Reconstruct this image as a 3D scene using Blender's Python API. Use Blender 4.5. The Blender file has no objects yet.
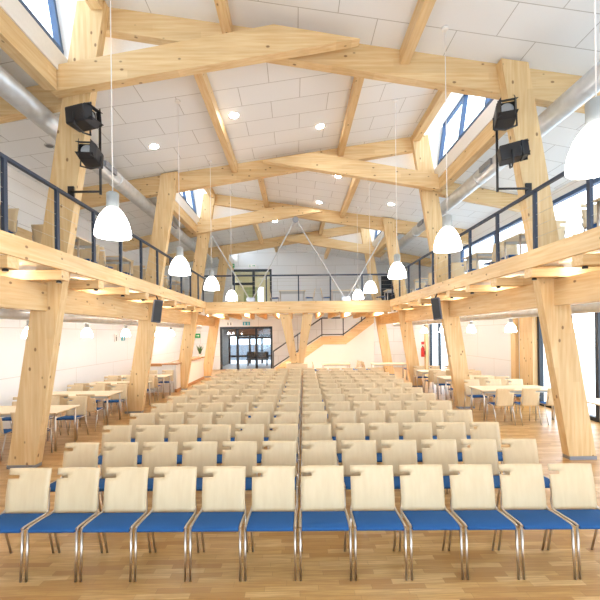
import bpy, bmesh, math, random
from mathutils import Vector, Matrix
random.seed(7)
S = bpy.context.scene
COL = S.collection
PI = math.pi

# ------------------------------------------------------------------ camera
CX, CH, FPX, YAW, ROLL, HY = -0.1323, 2.1827, 380.0, 0.0125, -0.0119, 333.38
cam_d = bpy.data.cameras.new('camera')
cam = bpy.data.objects.new('camera', cam_d); COL.objects.link(cam)
cam_d.sensor_width = 36.0; cam_d.lens = FPX / 600 * 36
cam_d.shift_y = (HY - 300) / 600
cam_d.clip_start = 0.05; cam_d.clip_end = 300
fwd = Vector((math.sin(YAW), math.cos(YAW), 0)); rt = Vector((math.cos(YAW), -math.sin(YAW), 0)); up = Vector((0, 0, 1))
c_, s_ = math.cos(ROLL), math.sin(ROLL)
r2 = rt * c_ + up * s_; u2 = up * c_ - rt * s_
# image x axis / y axis after the small roll
r2 = rt * c_ - up * (-s_); u2 = up * c_ + rt * (-s_)
M = Matrix((( r2.x, u2.x, -fwd.x), (r2.y, u2.y, -fwd.y), (r2.z, u2.z, -fwd.z)))
cam.matrix_world = Matrix.Translation((CX, 0, CH)) @ M.to_4x4()
S.camera = cam

# ------------------------------------------------------------------ materials
def new_mat(name):
    m = bpy.data.materials.new(name); m.use_nodes = True
    nt = m.node_tree; b = nt.nodes['Principled BSDF']
    return m, nt, b
def N(nt, t, **kw):
    n = nt.nodes.new(t)
    for k, v in kw.items(): setattr(n, k, v)
    return n
def L(nt, a, b): nt.links.new(a, b)
def srgb(r, g, b):
    f = lambda c: c / 12.92 if c <= 0.04045 else ((c + 0.055) / 1.055) ** 2.4
    return (f(r / 255), f(g / 255), f(b / 255), 1)
def math_n(nt, op, a=None, b=None):
    n = N(nt, 'ShaderNodeMath', operation=op)
    for i, v in enumerate((a, b)):
        if v is None: continue
        if isinstance(v, (int, float)): n.inputs[i].default_value = v
        else: L(nt, v, n.inputs[i])
    return n.outputs[0]
def mix_col(nt, fac, a, b, mode='MIX'):
    n = N(nt, 'ShaderNodeMix', data_type='RGBA', blend_type=mode)
    for i, v in ((0, fac), (6, a), (7, b)):
        if isinstance(v, (int, float)): n.inputs[i].default_value = v
        elif isinstance(v, tuple): n.inputs[i].default_value = v
        else: L(nt, v, n.inputs[i])
    return n.outputs[2]
def ramp(nt, fac, stops):
    n = N(nt, 'ShaderNodeValToRGB'); cr = n.color_ramp
    while len(cr.elements) < len(stops): cr.elements.new(0.5)
    for e, (p, c) in zip(cr.elements, stops): e.position = p; e.color = c
    L(nt, fac, n.inputs[0]); return n.outputs[0]

def wood(name, axis, light, dark, knots=True, rough=0.55, var=1.0, lam=0.12):
    """spruce with long grain along one local axis, glue lines and knots"""
    m, nt, b = new_mat(name)
    tc = N(nt, 'ShaderNodeTexCoord'); oi = N(nt, 'ShaderNodeObjectInfo')
    off = math_n(nt, 'MULTIPLY', oi.outputs['Random'], 37.0)
    add = N(nt, 'ShaderNodeVectorMath', operation='ADD'); L(nt, tc.outputs['Object'], add.inputs[0])
    cmb = N(nt, 'ShaderNodeCombineXYZ')
    for i in range(3): L(nt, off, cmb.inputs[i])
    L(nt, cmb.outputs[0], add.inputs[1])
    sc = N(nt, 'ShaderNodeMapping'); L(nt, add.outputs[0], sc.inputs[0])
    st = [14.0, 14.0, 14.0]; st['XYZ'.index(axis)] = 0.9
    sc.inputs['Scale'].default_value = st
    n1 = N(nt, 'ShaderNodeTexNoise'); n1.inputs['Scale'].default_value = 1.6; n1.inputs['Detail'].default_value = 5; L(nt, sc.outputs[0], n1.inputs[0])
    n2 = N(nt, 'ShaderNodeTexNoise'); n2.inputs['Scale'].default_value = 0.9; L(nt, add.outputs[0], n2.inputs[0])
    f = math_n(nt, 'ADD', math_n(nt, 'MULTIPLY', n1.outputs[0], 0.7), math_n(nt, 'MULTIPLY', n2.outputs[0], 0.3))
    col = ramp(nt, f, [(0.36, dark), (0.62, light)])
    # boards glued together: every lamella has its own tone
    sx = N(nt, 'ShaderNodeSeparateXYZ'); L(nt, add.outputs[0], sx.inputs[0])
    a2 = {'X': 'Z', 'Y': 'Z', 'Z': 'X'}[axis]
    row = math_n(nt, 'FLOOR', math_n(nt, 'DIVIDE', sx.outputs[a2], lam))
    seg = math_n(nt, 'FLOOR', math_n(nt, 'ADD', math_n(nt, 'MULTIPLY', sx.outputs[axis], 0.45), math_n(nt, 'MULTIPLY', row, 0.37)))
    cv = N(nt, 'ShaderNodeCombineXYZ'); L(nt, row, cv.inputs[0]); L(nt, seg, cv.inputs[1])
    wn = N(nt, 'ShaderNodeTexWhiteNoise'); L(nt, cv.outputs[0], wn.inputs[0])
    col = mix_col(nt, math_n(nt, 'MULTIPLY', wn.outputs['Value'], 0.35 * var), col, tuple(0.80 * c for c in dark[:3]) + (1,))
    if knots:
        km = N(nt, 'ShaderNodeMapping'); L(nt, add.outputs[0], km.inputs[0])
        ks = [1.0, 1.0, 1.0]; ks['XYZ'.index(axis)] = 0.62; km.inputs['Scale'].default_value = ks
        vo = N(nt, 'ShaderNodeTexVoronoi'); vo.inputs['Scale'].default_value = 6.2; L(nt, km.outputs[0], vo.inputs[0])
        k = ramp(nt, vo.outputs['Distance'], [(0.09, (1, 1, 1, 1)), (0.15, (0, 0, 0, 1))])
        sp = N(nt, 'ShaderNodeSeparateColor'); L(nt, vo.outputs['Color'], sp.inputs[0])
        on = math_n(nt, 'GREATER_THAN', sp.outputs[0], 0.25)
        col = mix_col(nt, math_n(nt, 'MULTIPLY', math_n(nt, 'MULTIPLY', k, on), 0.8), col, srgb(120, 78, 40))
    L(nt, col, b.inputs['Base Color']); b.inputs['Roughness'].default_value = rough
    bp = N(nt, 'ShaderNodeBump'); bp.inputs['Strength'].default_value = 0.05; L(nt, n1.outputs[0], bp.inputs['Height']); L(nt, bp.outputs[0], b.inputs['Normal'])
    return m
W_L, W_D = srgb(237, 210, 163), srgb(220, 182, 127)
WX = wood('spruce_x', 'X', W_L, W_D); WY = wood('spruce_y', 'Y', W_L, W_D); WZ = wood('spruce_z', 'Z', W_L, W_D)
BEECH = wood('beech_ply', 'Z', srgb(230, 208, 170), srgb(224, 200, 160), knots=False, rough=0.4, var=0.06, lam=3.0)
TOPW = wood('beech_top', 'X', srgb(242, 224, 192), srgb(230, 208, 170), knots=False, rough=0.4, var=0.2)
BARW = wood('bar_wood', 'X', srgb(200, 150, 100), srgb(176, 122, 74), knots=False)

def plain(name, col, rough=0.6, metal=0.0, noise=0.0, scale=30, spec=None):
    m, nt, b = new_mat(name)
    b.inputs['Roughness'].default_value = rough; b.inputs['Metallic'].default_value = metal
    if spec is not None: b.inputs['Specular IOR Level'].default_value = spec
    tc = N(nt, 'ShaderNodeTexCoord'); n = N(nt, 'ShaderNodeTexNoise'); n.inputs['Scale'].default_value = scale; n.inputs['Detail'].default_value = 4
    L(nt, tc.outputs['Object'], n.inputs[0])
    k = max(noise, 0.02)
    d = tuple(c * (1 - k) for c in col[:3]) + (1,); l = tuple(min(1, c * (1 + k)) for c in col[:3]) + (1,)
    L(nt, ramp(nt, n.outputs[0], [(0.3, d), (0.7, l)]), b.inputs['Base Color'])
    return m
def emit(name, col, st):
    m, nt, b = new_mat(name)
    b.inputs['Base Color'].default_value = col; b.inputs['Emission Color'].default_value = col; b.inputs['Emission Strength'].default_value = st
    return m
def bricks(name, base, line, bw, rh, ax=('X', 'Y'), mortar=0.006, var=0.03, rough=0.8, lineamt=1.0):
    m, nt, b = new_mat(name)
    tc = N(nt, 'ShaderNodeTexCoord'); sx = N(nt, 'ShaderNodeSeparateXYZ'); L(nt, tc.outputs['Object'], sx.inputs[0])
    cv = N(nt, 'ShaderNodeCombineXYZ'); L(nt, sx.outputs[ax[0]], cv.inputs[0]); L(nt, sx.outputs[ax[1]], cv.inputs[1])
    br = N(nt, 'ShaderNodeTexBrick'); L(nt, cv.outputs[0], br.inputs[0])
    br.inputs['Scale'].default_value = 1.0; br.inputs['Brick Width'].default_value = bw; br.inputs['Row Height'].default_value = rh
    br.inputs['Mortar Size'].default_value = mortar; br.inputs['Mortar Smooth'].default_value = 0.2
    br.inputs['Color1'].default_value = tuple(c * (1 - var) for c in base[:3]) + (1,); br.inputs['Color2'].default_value = base; br.inputs['Mortar'].default_value = line
    n = N(nt, 'ShaderNodeTexNoise'); n.inputs['Scale'].default_value = 60; n.inputs['Detail'].default_value = 3; L(nt, tc.outputs['Object'], n.inputs[0])
    col = mix_col(nt, math_n(nt, 'MULTIPLY', n.outputs[0], 0.12), br.outputs['Color'], tuple(0.75 * c for c in base[:3]) + (1,))
    L(nt, col, b.inputs['Base Color']); b.inputs['Roughness'].default_value = rough
    return m
def floor_mat():
    m, nt, b = new_mat('oak_strip_parquet')
    tc = N(nt, 'ShaderNodeTexCoord'); sx = N(nt, 'ShaderNodeSeparateXYZ'); L(nt, tc.outputs['Object'], sx.inputs[0])
    ry = math_n(nt, 'DIVIDE', sx.outputs['Y'], 0.068); row = math_n(nt, 'FLOOR', ry)
    w1 = N(nt, 'ShaderNodeTexWhiteNoise', noise_dimensions='1D'); L(nt, row, w1.inputs['W'])
    ux = math_n(nt, 'ADD', math_n(nt, 'DIVIDE', sx.outputs['X'], 0.46), math_n(nt, 'MULTIPLY', w1.outputs['Value'], 13.0))
    idx = math_n(nt, 'FLOOR', ux)
    cv = N(nt, 'ShaderNodeCombineXYZ'); L(nt, row, cv.inputs[0]); L(nt, idx, cv.inputs[1])
    w2 = N(nt, 'ShaderNodeTexWhiteNoise'); L(nt, cv.outputs[0], w2.inputs[0])
    col = ramp(nt, w2.outputs['Value'], [(0.0, srgb(182, 134, 74)), (0.3, srgb(200, 156, 94)), (0.65, srgb(211, 170, 108)), (1.0, srgb(226, 190, 132))])
    mp = N(nt, 'ShaderNodeMapping'); mp.inputs['Scale'].default_value = (2.5, 45, 1); L(nt, tc.outputs['Object'], mp.inputs[0])
    n = N(nt, 'ShaderNodeTexNoise'); n.inputs['Scale'].default_value = 1.5; n.inputs['Detail'].default_value = 6; L(nt, mp.outputs[0], n.inputs[0])
    col = mix_col(nt, ramp(nt, n.outputs[0], [(0.42, (0.5, 0.5, 0.5, 1)), (0.62, (0, 0, 0, 1))]), col, srgb(176, 126, 70))
    fr = math_n(nt, 'FRACT', ry); fx = math_n(nt, 'FRACT', ux)
    ed = math_n(nt, 'MAXIMUM', math_n(nt, 'LESS_THAN', fr, 0.03), math_n(nt, 'LESS_THAN', fx, 0.006))
    col = mix_col(nt, math_n(nt, 'MULTIPLY', ed, 0.45), col, srgb(120, 80, 42))
    L(nt, col, b.inputs['Base Color']); b.inputs['Roughness'].default_value = 0.33
    return m
def glass_mat():
    m, nt, b = new_mat('clear_glazing'); nt.nodes.remove(b)
    t = N(nt, 'ShaderNodeBsdfTransparent'); t.inputs[0].default_value = (0.93, 0.97, 1, 1)
    g = N(nt, 'ShaderNodeBsdfGlossy'); g.inputs['Roughness'].default_value = 0.03
    mx = N(nt, 'ShaderNodeMixShader'); mx.inputs[0].default_value = 0.05; L(nt, t.outputs[0], mx.inputs[1]); L(nt, g.outputs[0], mx.inputs[2])
    L(nt, mx.outputs[0], nt.nodes['Material Output'].inputs[0])
    return m
FLOOR = floor_mat()
CEIL = bricks('wood_wool_panels', srgb(240, 242, 244), srgb(182, 181, 179), 1.25, 0.62, ('X', 'Y'), 0.007, 0.03)
WALLS = bricks('white_board_x', srgb(241, 243, 245), srgb(214, 212, 208), 2.4, 1.2, ('Y', 'Z'), 0.008, 0.015)
WALLB = bricks('white_board_back', srgb(237, 239, 241), srgb(196, 195, 192), 2.4, 0.8, ('X', 'Z'), 0.009, 0.03)
WHITE = plain('white_paint', srgb(243, 241, 238), 0.6)
BLUE = plain('blue_wool', srgb(44, 92, 150), 0.85, noise=0.12, scale=300, spec=0.2)
CHROME = plain('chrome_tube', srgb(206, 198, 190), 0.3, 1.0)
STEEL = plain('dark_blue_steel', srgb(58, 68, 86), 0.45, 0.3)
ZINC = plain('galvanised_duct', srgb(214, 219, 224), 0.38, 0.6, noise=0.1, scale=6)
BLACK = plain('black_metal', srgb(34, 34, 38), 0.5)
DARKF = plain('dark_frame', srgb(48, 54, 62), 0.45, 0.2)
BLUEF = plain('blue_window_frame', srgb(62, 88, 124), 0.5)
GREY = plain('grey_plastic', srgb(196, 198, 200), 0.45)
STONE = plain('steel_foot', srgb(150, 156, 166), 0.4, 0.6)
OPAL = emit('opal_lit_glass', (1.0, 0.965, 0.92, 1), 11.0)
OPALB = emit('opal_lit_glass_bright', (1.0, 0.965, 0.92, 1), 17.0)
DOWN = emit('downlight_lens', (1.0, 0.96, 0.9, 1), 40.0)
STRIP = emit('led_strip_lit', (1.0, 0.965, 0.91, 1), 18.0)
STRIPR = emit('led_strip_bright', (1.0, 0.975, 0.94, 1), 75.0)
FITM = plain('frosted_fitter', srgb(168, 172, 172), 0.5)
LOBBY = plain('lobby_wall', srgb(150, 146, 140), 0.7)
SPEAK = plain('speaker_cabinet', srgb(70, 76, 92), 0.6)
RED = plain('red_paint', srgb(196, 40, 36), 0.35)
GREEN = plain('sign_green', srgb(30, 160, 96), 0.5)
CYAN = plain('sign_cyan', srgb(70, 170, 190), 0.5)
DOORG = plain('olive_door', srgb(160, 168, 120), 0.5)
LEAF = plain('plant_leaf', srgb(60, 96, 52), 0.6, noise=0.2)
PAVE = plain('terrace_paving', srgb(214, 212, 208), 0.8)
ROOM = plain('lobby_plaster', srgb(226, 216, 180), 0.7)
BRICKR = plain('lobby_wood_soffit', srgb(176, 130, 104), 0.7)
GLASS = glass_mat()

# ------------------------------------------------------------------ mesh building
class MB:
    def __init__(s): s.bm = bmesh.new()
    def box(s, x0, x1, y0, y1, z0, z1, mi=0):
        v = [s.bm.verts.new(p) for p in ((x0,y0,z0),(x1,y0,z0),(x1,y1,z0),(x0,y1,z0),(x0,y0,z1),(x1,y0,z1),(x1,y1,z1),(x0,y1,z1))]
        for f in ((0,3,2,1),(4,5,6,7),(0,1,5,4),(1,2,6,5),(2,3,7,6),(3,0,4,7)):
            s.bm.faces.new([v[i] for i in f]).material_index = mi
        return s
    def prism(s, pts, a0, a1, axis='Y', mi=0):
        """polygon given in the other two axes, pushed along one axis"""
        def P(p, a):
            return {'Y': (p[0], a, p[1]), 'X': (a, p[0], p[1]), 'Z': (p[0], p[1], a)}[axis]
        v0 = [s.bm.verts.new(P(p, a0)) for p in pts]; v1 = [s.bm.verts.new(P(p, a1)) for p in pts]
        n = len(pts); fs = [s.bm.faces.new(v0), s.bm.faces.new(v1[::-1])]
        for i in range(n): fs.append(s.bm.faces.new((v0[i], v0[(i+1) % n], v1[(i+1) % n], v1[i])))
        for f in fs: f.material_index = mi
        return s
    def tube(s, pts, r, n=10, caps=True, mi=0, r2=None):
        pts = [Vector(p) for p in pts]; rings = []
        for i, p in enumerate(pts):
            if i == 0: d = pts[1] - p
            elif i == len(pts) - 1: d = p - pts[i-1]
            else: d = (pts[i+1] - p).normalized() + (p - pts[i-1]).normalized()
            d.normalize()
            a = Vector((0, 0, 1)) if abs(d.z) < 0.9 else Vector((0, 1, 0))
            u = d.cross(a).normalized(); w = d.cross(u)
            rr = r if r2 is None else r + (r2 - r) * i / (len(pts) - 1)
            k = 1.0
            if 0 < i < len(pts) - 1:
                cs = (pts[i+1] - p).normalized().dot((p - pts[i-1]).normalized()); k = 1.0 / max(0.6, math.sqrt((1 + cs) / 2))
            rings.append([s.bm.verts.new(p + (u * math.cos(2*PI*j/n) + w * math.sin(2*PI*j/n)) * rr * k) for j in range(n)])
        for a, b in zip(rings, rings[1:]):
            for j in range(n):
                f = s.bm.faces.new((a[j], a[(j+1) % n], b[(j+1) % n], b[j])); f.smooth = True; f.material_index = mi
        if caps:
            s.bm.faces.new(rings[0][::-1]).material_index = mi; s.bm.faces.new(rings[-1]).material_index = mi
        return s
    def lathe(s, prof, cx=0, cy=0, n=28, mi=0):
        rings = [[s.bm.verts.new((cx + r*math.cos(2*PI*j/n), cy + r*math.sin(2*PI*j/n), z)) for j in range(n)] for r, z in prof]
        for a, b in zip(rings, rings[1:]):
            for j in range(n):
                f = s.bm.faces.new((a[j], a[(j+1) % n], b[(j+1) % n], b[j])); f.smooth = True; f.material_index = mi
        s.bm.faces.new(rings[0][::-1]); s.bm.faces.new(rings[-1])
        return s
    def slope_bar(s, p, q, w, h, mi=0):
        """rectangular bar between two points in an XZ or YZ plane, w across, h tall"""
        p, q = Vector(p), Vector(q); d = (q - p).normalized(); side = d.cross(Vector((0, 0, 1)))
        side = side.normalized() if side.length > 1e-4 else Vector((1, 0, 0)); n = side.cross(d).normalized()
        v = [s.bm.verts.new(c + side*a*w/2 + n*b*h/2) for c in (p, q) for a, b in ((-1,-1),(1,-1),(1,1),(-1,1))]
        for f in ((0,1,2,3),(7,6,5,4),(0,4,5,1),(1,5,6,2),(2,6,7,3),(3,7,4,0)): s.bm.faces.new([v[i] for i in f]).material_index = mi
        return s
    def mesh(s, name, mats, bevel=0.0, recalc=True):
        if recalc: bmesh.ops.recalc_face_normals(s.bm, faces=s.bm.faces)
        if bevel:
            es = [e for e in s.bm.edges if len(e.link_faces) == 2 and e.calc_face_angle(0) > 0.5]
            bmesh.ops.bevel(s.bm, geom=es, offset=bevel, segments=2, affect='EDGES', profile=0.6, clamp_overlap=True)
        me = bpy.data.meshes.new(name); s.bm.to_mesh(me); s.bm.free()
        for m in (mats if isinstance(mats, (list, tuple)) else [mats]): me.materials.append(m)
        return me
    def build(s, name, mats, parent=None, bevel=0.0, base=True):
        """links ONE object; a top-level one gets its origin at the middle of its base"""
        o3 = Vector((0, 0, 0))
        if parent is None and base:
            xs = [v.co for v in s.bm.verts]
            lo = Vector([min(c[i] for c in xs) for i in range(3)]); hi = Vector([max(c[i] for c in xs) for i in range(3)])
            o3 = Vector(((lo.x + hi.x) / 2, (lo.y + hi.y) / 2, lo.z))
            bmesh.ops.translate(s.bm, verts=s.bm.verts, vec=-o3)
        me = s.mesh(name, mats, bevel)
        o = bpy.data.objects.new(name, me); COL.objects.link(o)
        if parent is not None: o.parent = parent
        else: o.location = o3
        return o
def tag(o, label, cat, group=None):
    o['label'] = label; o['category'] = cat
    if group: o['group'] = group
    return o
def thing(name, label, cat, loc=(0, 0, 0), rz=0.0, group=None):
    o = bpy.data.objects.new(name, None); COL.objects.link(o); o.empty_display_size = 0.1
    o.location = loc; o.rotation_euler = (0, 0, rz)
    return tag(o, label, cat, group)
def struct(o): o['kind'] = 'structure'; return o
def dup(root, loc, rz, label, group=None):
    r = root.copy(); COL.objects.link(r); r.location = loc; r.rotation_euler = (0, 0, rz); r['label'] = label
    if group: r['group'] = group
    for ch in list(root.children):
        c = ch.copy(); COL.objects.link(c); c.parent = r
        for g in list(ch.children):
            d = g.copy(); COL.objects.link(d); d.parent = c
    return r
ORD = ['first','second','third','fourth','fifth','sixth','seventh','eighth','ninth','tenth','eleventh','twelfth','thirteenth','fourteenth','fifteenth','sixteenth','seventeenth','eighteenth','nineteenth','twentieth']
SIDE = {-1: 'bar side', 1: 'glazed side'}

# ------------------------------------------------------------------ main dimensions
F = [6.33, 10.67, 15.02, 19.36]          # front faces of the four frames
XW, YB, Y0 = 6.95, 23.6, -2.2             # outer walls, rear wall, front limit of the building work
CA, CB, CW, CD = 4.46, 0.16, 0.46, 0.177 # leaning columns: inner face at the floor, lean, width, depth
SL, CZ = 0.148, 7.30
def inner(z): return CA - CB * z
def ceil_z(s, x): return CZ - SL * s * x
DECK = 3.37
def thick(s, x): return .45 + .055 * s * x / 3.5
def bay_s(k): return 1 if k % 2 == 0 else -1
BAYS = [(Y0, F[0]+.36), (F[0]+.36, F[1]+.36), (F[1]+.36, F[2]+.36), (F[2]+.36, F[3]+.36), (F[3]+.36, YB)]

# ------------------------------------------------------------------ shell
struct(MB().box(-XW-.2, XW+.2, Y0-.2, YB+.2, -.15, 0).build('floor', FLOOR))
struct(MB().box(-XW-.2, -XW, Y0, YB, 0, 3.25).build('wall_left', WALLS))
struct(MB().box(-XW-.2, -XW, Y0, YB, 3.25, 4.9).build('wall_left_balcony', WY))
struct(MB().box(-XW-.2, -XW, Y0, YB, 4.9, 6.6).build('wall_left_upper', WHITE))
struct(MB().box(-XW, -5, Y0-.2, Y0, 0, 8.6).box(5, XW, Y0-.2, Y0, 0, 8.6).box(-5, 5, Y0-.2, Y0, 4.0, 8.6).build('wall_front', WHITE))
fw = MB()  # unseen glazing behind the camera, added so daylight fills the chair fronts
for q in (-4.95, -2.5, 0, 2.5, 4.95): fw.box(q-.05, q+.05, Y0-.15, Y0-.05, .1, 3.9)
fw.box(-5, 5, Y0-.15, Y0-.05, 3.9, 4.0).box(-5, 5, Y0-.15, Y0-.05, 0, .1)
fw = struct(fw.build('window_10', DARKF))
for q in (-4.9, -2.45, .05, 2.55): MB().box(q-fw.location.x, q+2.35-fw.location.x, -.006, .006, .1, 3.9).build('pane', GLASS, fw)
# right wall: glazed at the front, boarded from the second frame, tall window towards the back
struct(MB().box(XW, XW+.2, 11.75, 17.6, 0, 3.25).build('wall_right', WALLS))
struct(MB().box(XW, XW+.2, 20.1, YB, 0, 3.25).build('wall_right_rear', WALLS))
struct(MB().box(XW, XW+.2, Y0, 11.75, 2.72, 3.25).box(XW, XW+.2, 17.6, 20.1, 2.72, 3.25).build('wall_right_lintel', WY))
struct(MB().box(XW, XW+.2, Y0, YB, 3.25, 3.75).box(XW, XW+.2, 16.2, YB, 3.75, 5.75).box(XW, XW+.2, Y0, YB, 5.75, 6.6).build('wall_right_upper', WHITE))
def glazing(name, y0, y1, z0, z1, ys, zs, fm, x=XW, t=0.06, w=0.07, sgn=1):
    f = MB()
    f.box(x-t, x+t, y0, y1, z0, z0+w).box(x-t, x+t, y0, y1, z1-w, z1)
    for y in ys: f.box(x-t, x+t, y-w/2, y+w/2, z0+w, z1-w)
    for z in zs: f.box(x-t*.8, x+t*.8, y0, y1, z-w/2, z+w/2)
    o = struct(f.build(name, fm))
    loc = o.location.copy()
    yy = sorted(ys)
    for a, b in zip(yy, yy[1:]):
        g = MB().box(x-.006-loc.x, x+.006-loc.x, a+w/2-loc.y, b-w/2-loc.y, z0+w-loc.z, z1-w-loc.z).build('pane', GLASS, o)
    return o
glazing('window_1', Y0, 11.1, 0.0, 2.72, [Y0+.04, -.2, 2.035, 4.3, 6.6, 8.9, 11.06], [], DARKF, x=XW+.1, w=.1)
glazing('window_2', 17.6, 20.1, 0.0, 2.72, [17.65, 18.85, 20.05], [], DARKF, x=XW+.1, w=.1)
glazing('window_3', -2.0, 16.2, 3.75, 5.75, [-1.96, .5, 3.04, 5.6, 8.2, 10.8, 13.4, 16.16], [], BLUEF, x=XW+.1, w=.1)
struct(MB().box(XW-.1, XW+.2, 11.1, 11.75, 0, 2.72).build('trim_1', WZ))
struct(MB().box(XW-.12, XW-.01, 11.95, 12.2, 0, 2.9).build('trim_2', WZ))
struct(MB().box(XW-.14, XW-.01, 20.1, 20.4, 0, 2.9).build('trim_3', WZ))
# rear wall with two door openings: lower hall door, balcony door, dark door
DX0, DX1, DZ = -4.80, -1.55, 2.64
UX0, UX1, UZ0, UZ1 = -4.0, -1.55, DECK, 6.2
RX0, RX1, RZ1 = 5.25, 6.3, 5.7
bw = MB()
bw.box(-XW, DX0, YB, YB+.2, 0, DECK).box(DX1, XW, YB, YB+.2, 0, DECK).box(DX0, DX1, YB, YB+.2, DZ, DECK)
bw.box(-XW, UX0, YB, YB+.2, DECK, 8).box(UX1, RX0, YB, YB+.2, DECK, 8).box(RX1, XW, YB, YB+.2, DECK, 8)
bw.box(UX0, UX1, YB, YB+.2, UZ1, 8).box(RX0, RX1, YB, YB+.2, RZ1, 8)
struct(bw.build('wall_back', WALLB))
# roof: five bays, each tilted the other way than its neighbour
for k, (y0, y1) in enumerate(BAYS):
    s = bay_s(k)
    hx, lx = -s * 3.45, s * (XW + .2)
    th = .14
    pts = [(hx, ceil_z(s, hx)), (lx, ceil_z(s, lx)), (lx, ceil_z(s, lx)+th), (hx, ceil_z(s, hx)+th)]
    struct(MB().prism(pts, y0, y1).build('ceiling', CEIL))
    # ceiling over the aisle on the high side
    a, b = -s * 4.05, -s * (XW + .2)
    az = lambda x: 6.56 - .2 * (abs(x) - 4.0)
    struct(MB().prism([(a, az(a)), (b, az(b)), (b, az(b)+th), (a, az(a)+th)], y0, y1).build('ceiling_aisle', CEIL))
    # reveal over the clerestory glass
    q = -s * 4.22
    struct(MB().prism([(hx, ceil_z(s, hx)), (q, 8.13), (q, 8.22), (hx, ceil_z(s, hx)+.12)], y0, y1).build('ceiling_reveal', WHITE))
    # glazed clerestory strip, leaning outwards a little
    fr = MB(); sx = -s
    def wp(t): return sx * (4.0 + .16 * t), 6.97 + 1.16 * t
    yy0, yy1 = y0 + (.05 if k else .0), y1 - .20
    (bx, bz), (tx, tz) = wp(0), wp(1)
    fr.box(min(bx, bx+sx*.1), max(bx, bx+sx*.1), yy0, yy1, bz-.03, bz+.05)
    fr.box(min(tx, tx+sx*.1), max(tx, tx+sx*.1), yy0, yy1, tz-.06, tz)
    nm = 3 if k else 5
    ms = [yy0+.04 + (yy1-yy0-.08) * i / nm for i in range(nm+1)]
    for y in ms: fr.slope_bar((bx+sx*.05, y, bz+.03), (tx+sx*.05, y, tz-.03), .07, .1)
    w = struct(fr.build('window_%d' % (4 + k), BLUEF)); lo = w.location
    for a_, b_ in zip(ms, ms[1:]):
        MB().prism([(bx+sx*.05-lo.x, bz+.05-lo.z), (tx+sx*.05-lo.x, tz-.06-lo.z), (tx+sx*.06-lo.x, tz-.06-lo.z), (bx+sx*.06-lo.x, bz+.05-lo.z)], a_+.035-lo.y, b_-.035-lo.y).build('pane', GLASS, w)
    # white sill board below the glass, end reveal at the frame
    struct(MB().box(min(sx*3.88, sx*4.1), max(sx*3.88, sx*4.1), y0+.02, y1-.55, 6.46, 6.80).box(min(sx*3.88, sx*4.1), max(sx*3.88, sx*4.1), y1-.55, y1-.18, 6.545, 6.80).build('trim_%d' % (4 + k), WHITE))
    struct(MB().prism([(sx*3.63, 6.62), (sx*4.12, 6.62), (sx*4.3, 8.13), (sx*3.63, ceil_z(s, sx*3.47))], y1-.17, y1-.12).build('wall_clerestory_end', WHITE))
    if k < 4:  # white infill between this roof and the next one
        c1 = lambda x: ceil_z(-s, x)
        x1 = sx * 1.445
        struct(MB().prism([(x1, c1(x1)), (sx*3.45, c1(sx*3.45)-.02), (sx*3.45, ceil_z(s, sx*3.45)-thick(s, sx*3.45))], y1-.01, y1+.02).build('wall_gable_infill', WHITE))

# ------------------------------------------------------------------ timber frame
NTH = ['nearest', 'second', 'third', 'fourth']
SIDEN = {-1: 'bar side', 1: 'glazed side'}
for i, f in enumerate(F):
    sb = bay_s(i)             # roof slope of the bay in front of the frame: low at sign sb
    for s in (-1, 1):
        zt = (ceil_z(sb, s*3.5) - .02) if s == sb else ceil_z(sb, s*3.3) - .05
        t = thing('timber_column', f'leaning spruce column on the {SIDEN[s]}, {NTH[i]} of its row of four', 'column', (s*(CA+CW/2), f+CD/2, 0), 0, 'leaning columns')
        ox, oy = t.location.x, t.location.y
        zb = .06
        P = [(s*inner(zb)-ox, zb), (s*(inner(zb)+CW)-ox, zb), (s*(inner(zt)+CW)-ox, zt - (SL*CW if s == sb else 0)), (s*inner(zt)-ox, zt)]
        MB().prism(P, -CD/2, CD/2).build('shaft', WZ, t, bevel=.006)
        MB().box(s*inner(0)-ox, s*(inner(0)+CW)-ox, -CD/2, CD/2, 0, .06).build('steel_foot', STONE, t)
    # B: follows the roof of the bay in front, runs out over the aisle on the low side
    hx, lx = -sb*3.62, sb*XW
    b = MB().prism([(hx, ceil_z(sb, hx)-thick(sb, hx)), (lx, ceil_z(sb, lx)-thick(sb, lx)), (lx, ceil_z(sb, lx)), (-sb*3.45, ceil_z(sb, -sb*3.45)), (hx, ceil_z(sb, hx)-.03)], f+.18, f+.355).build('roof_beam', WX, bevel=.005)
    tag(b, f'long rafter falling towards the {SIDEN[sb]}, behind the {NTH[i]} pair of columns', 'beam', 'roof rafters')
    # A: the shorter crossing beam in front
    A = [(sb*-4.01, 6.11), (sb*-4.01, 6.53), (sb*-.42, 7.19), (sb*.98, 6.955)]
    b = MB().prism(A, f-.18, f-.004).build('roof_beam', WX, bevel=.005)
    tag(b, f'short crossing rafter with pointed end, fixed before the {NTH[i]} pair of columns', 'beam', 'crossing rafters')
    # aisle rafter on the high side
    a0, a1 = -sb*3.98, -sb*XW
    b = MB().prism([(a0, 6.14), (a1, 6.14-.2*2.97), (a1, 6.55-.2*2.97), (a0, 6.55)], f+.18, f+.355).build('ceiling_rafter', WX, bevel=.005)
    tag(b, f'short rafter under the aisle ceiling on the {SIDEN[-sb]}, behind the {NTH[i]} column', 'beam', 'aisle rafters')
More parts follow.
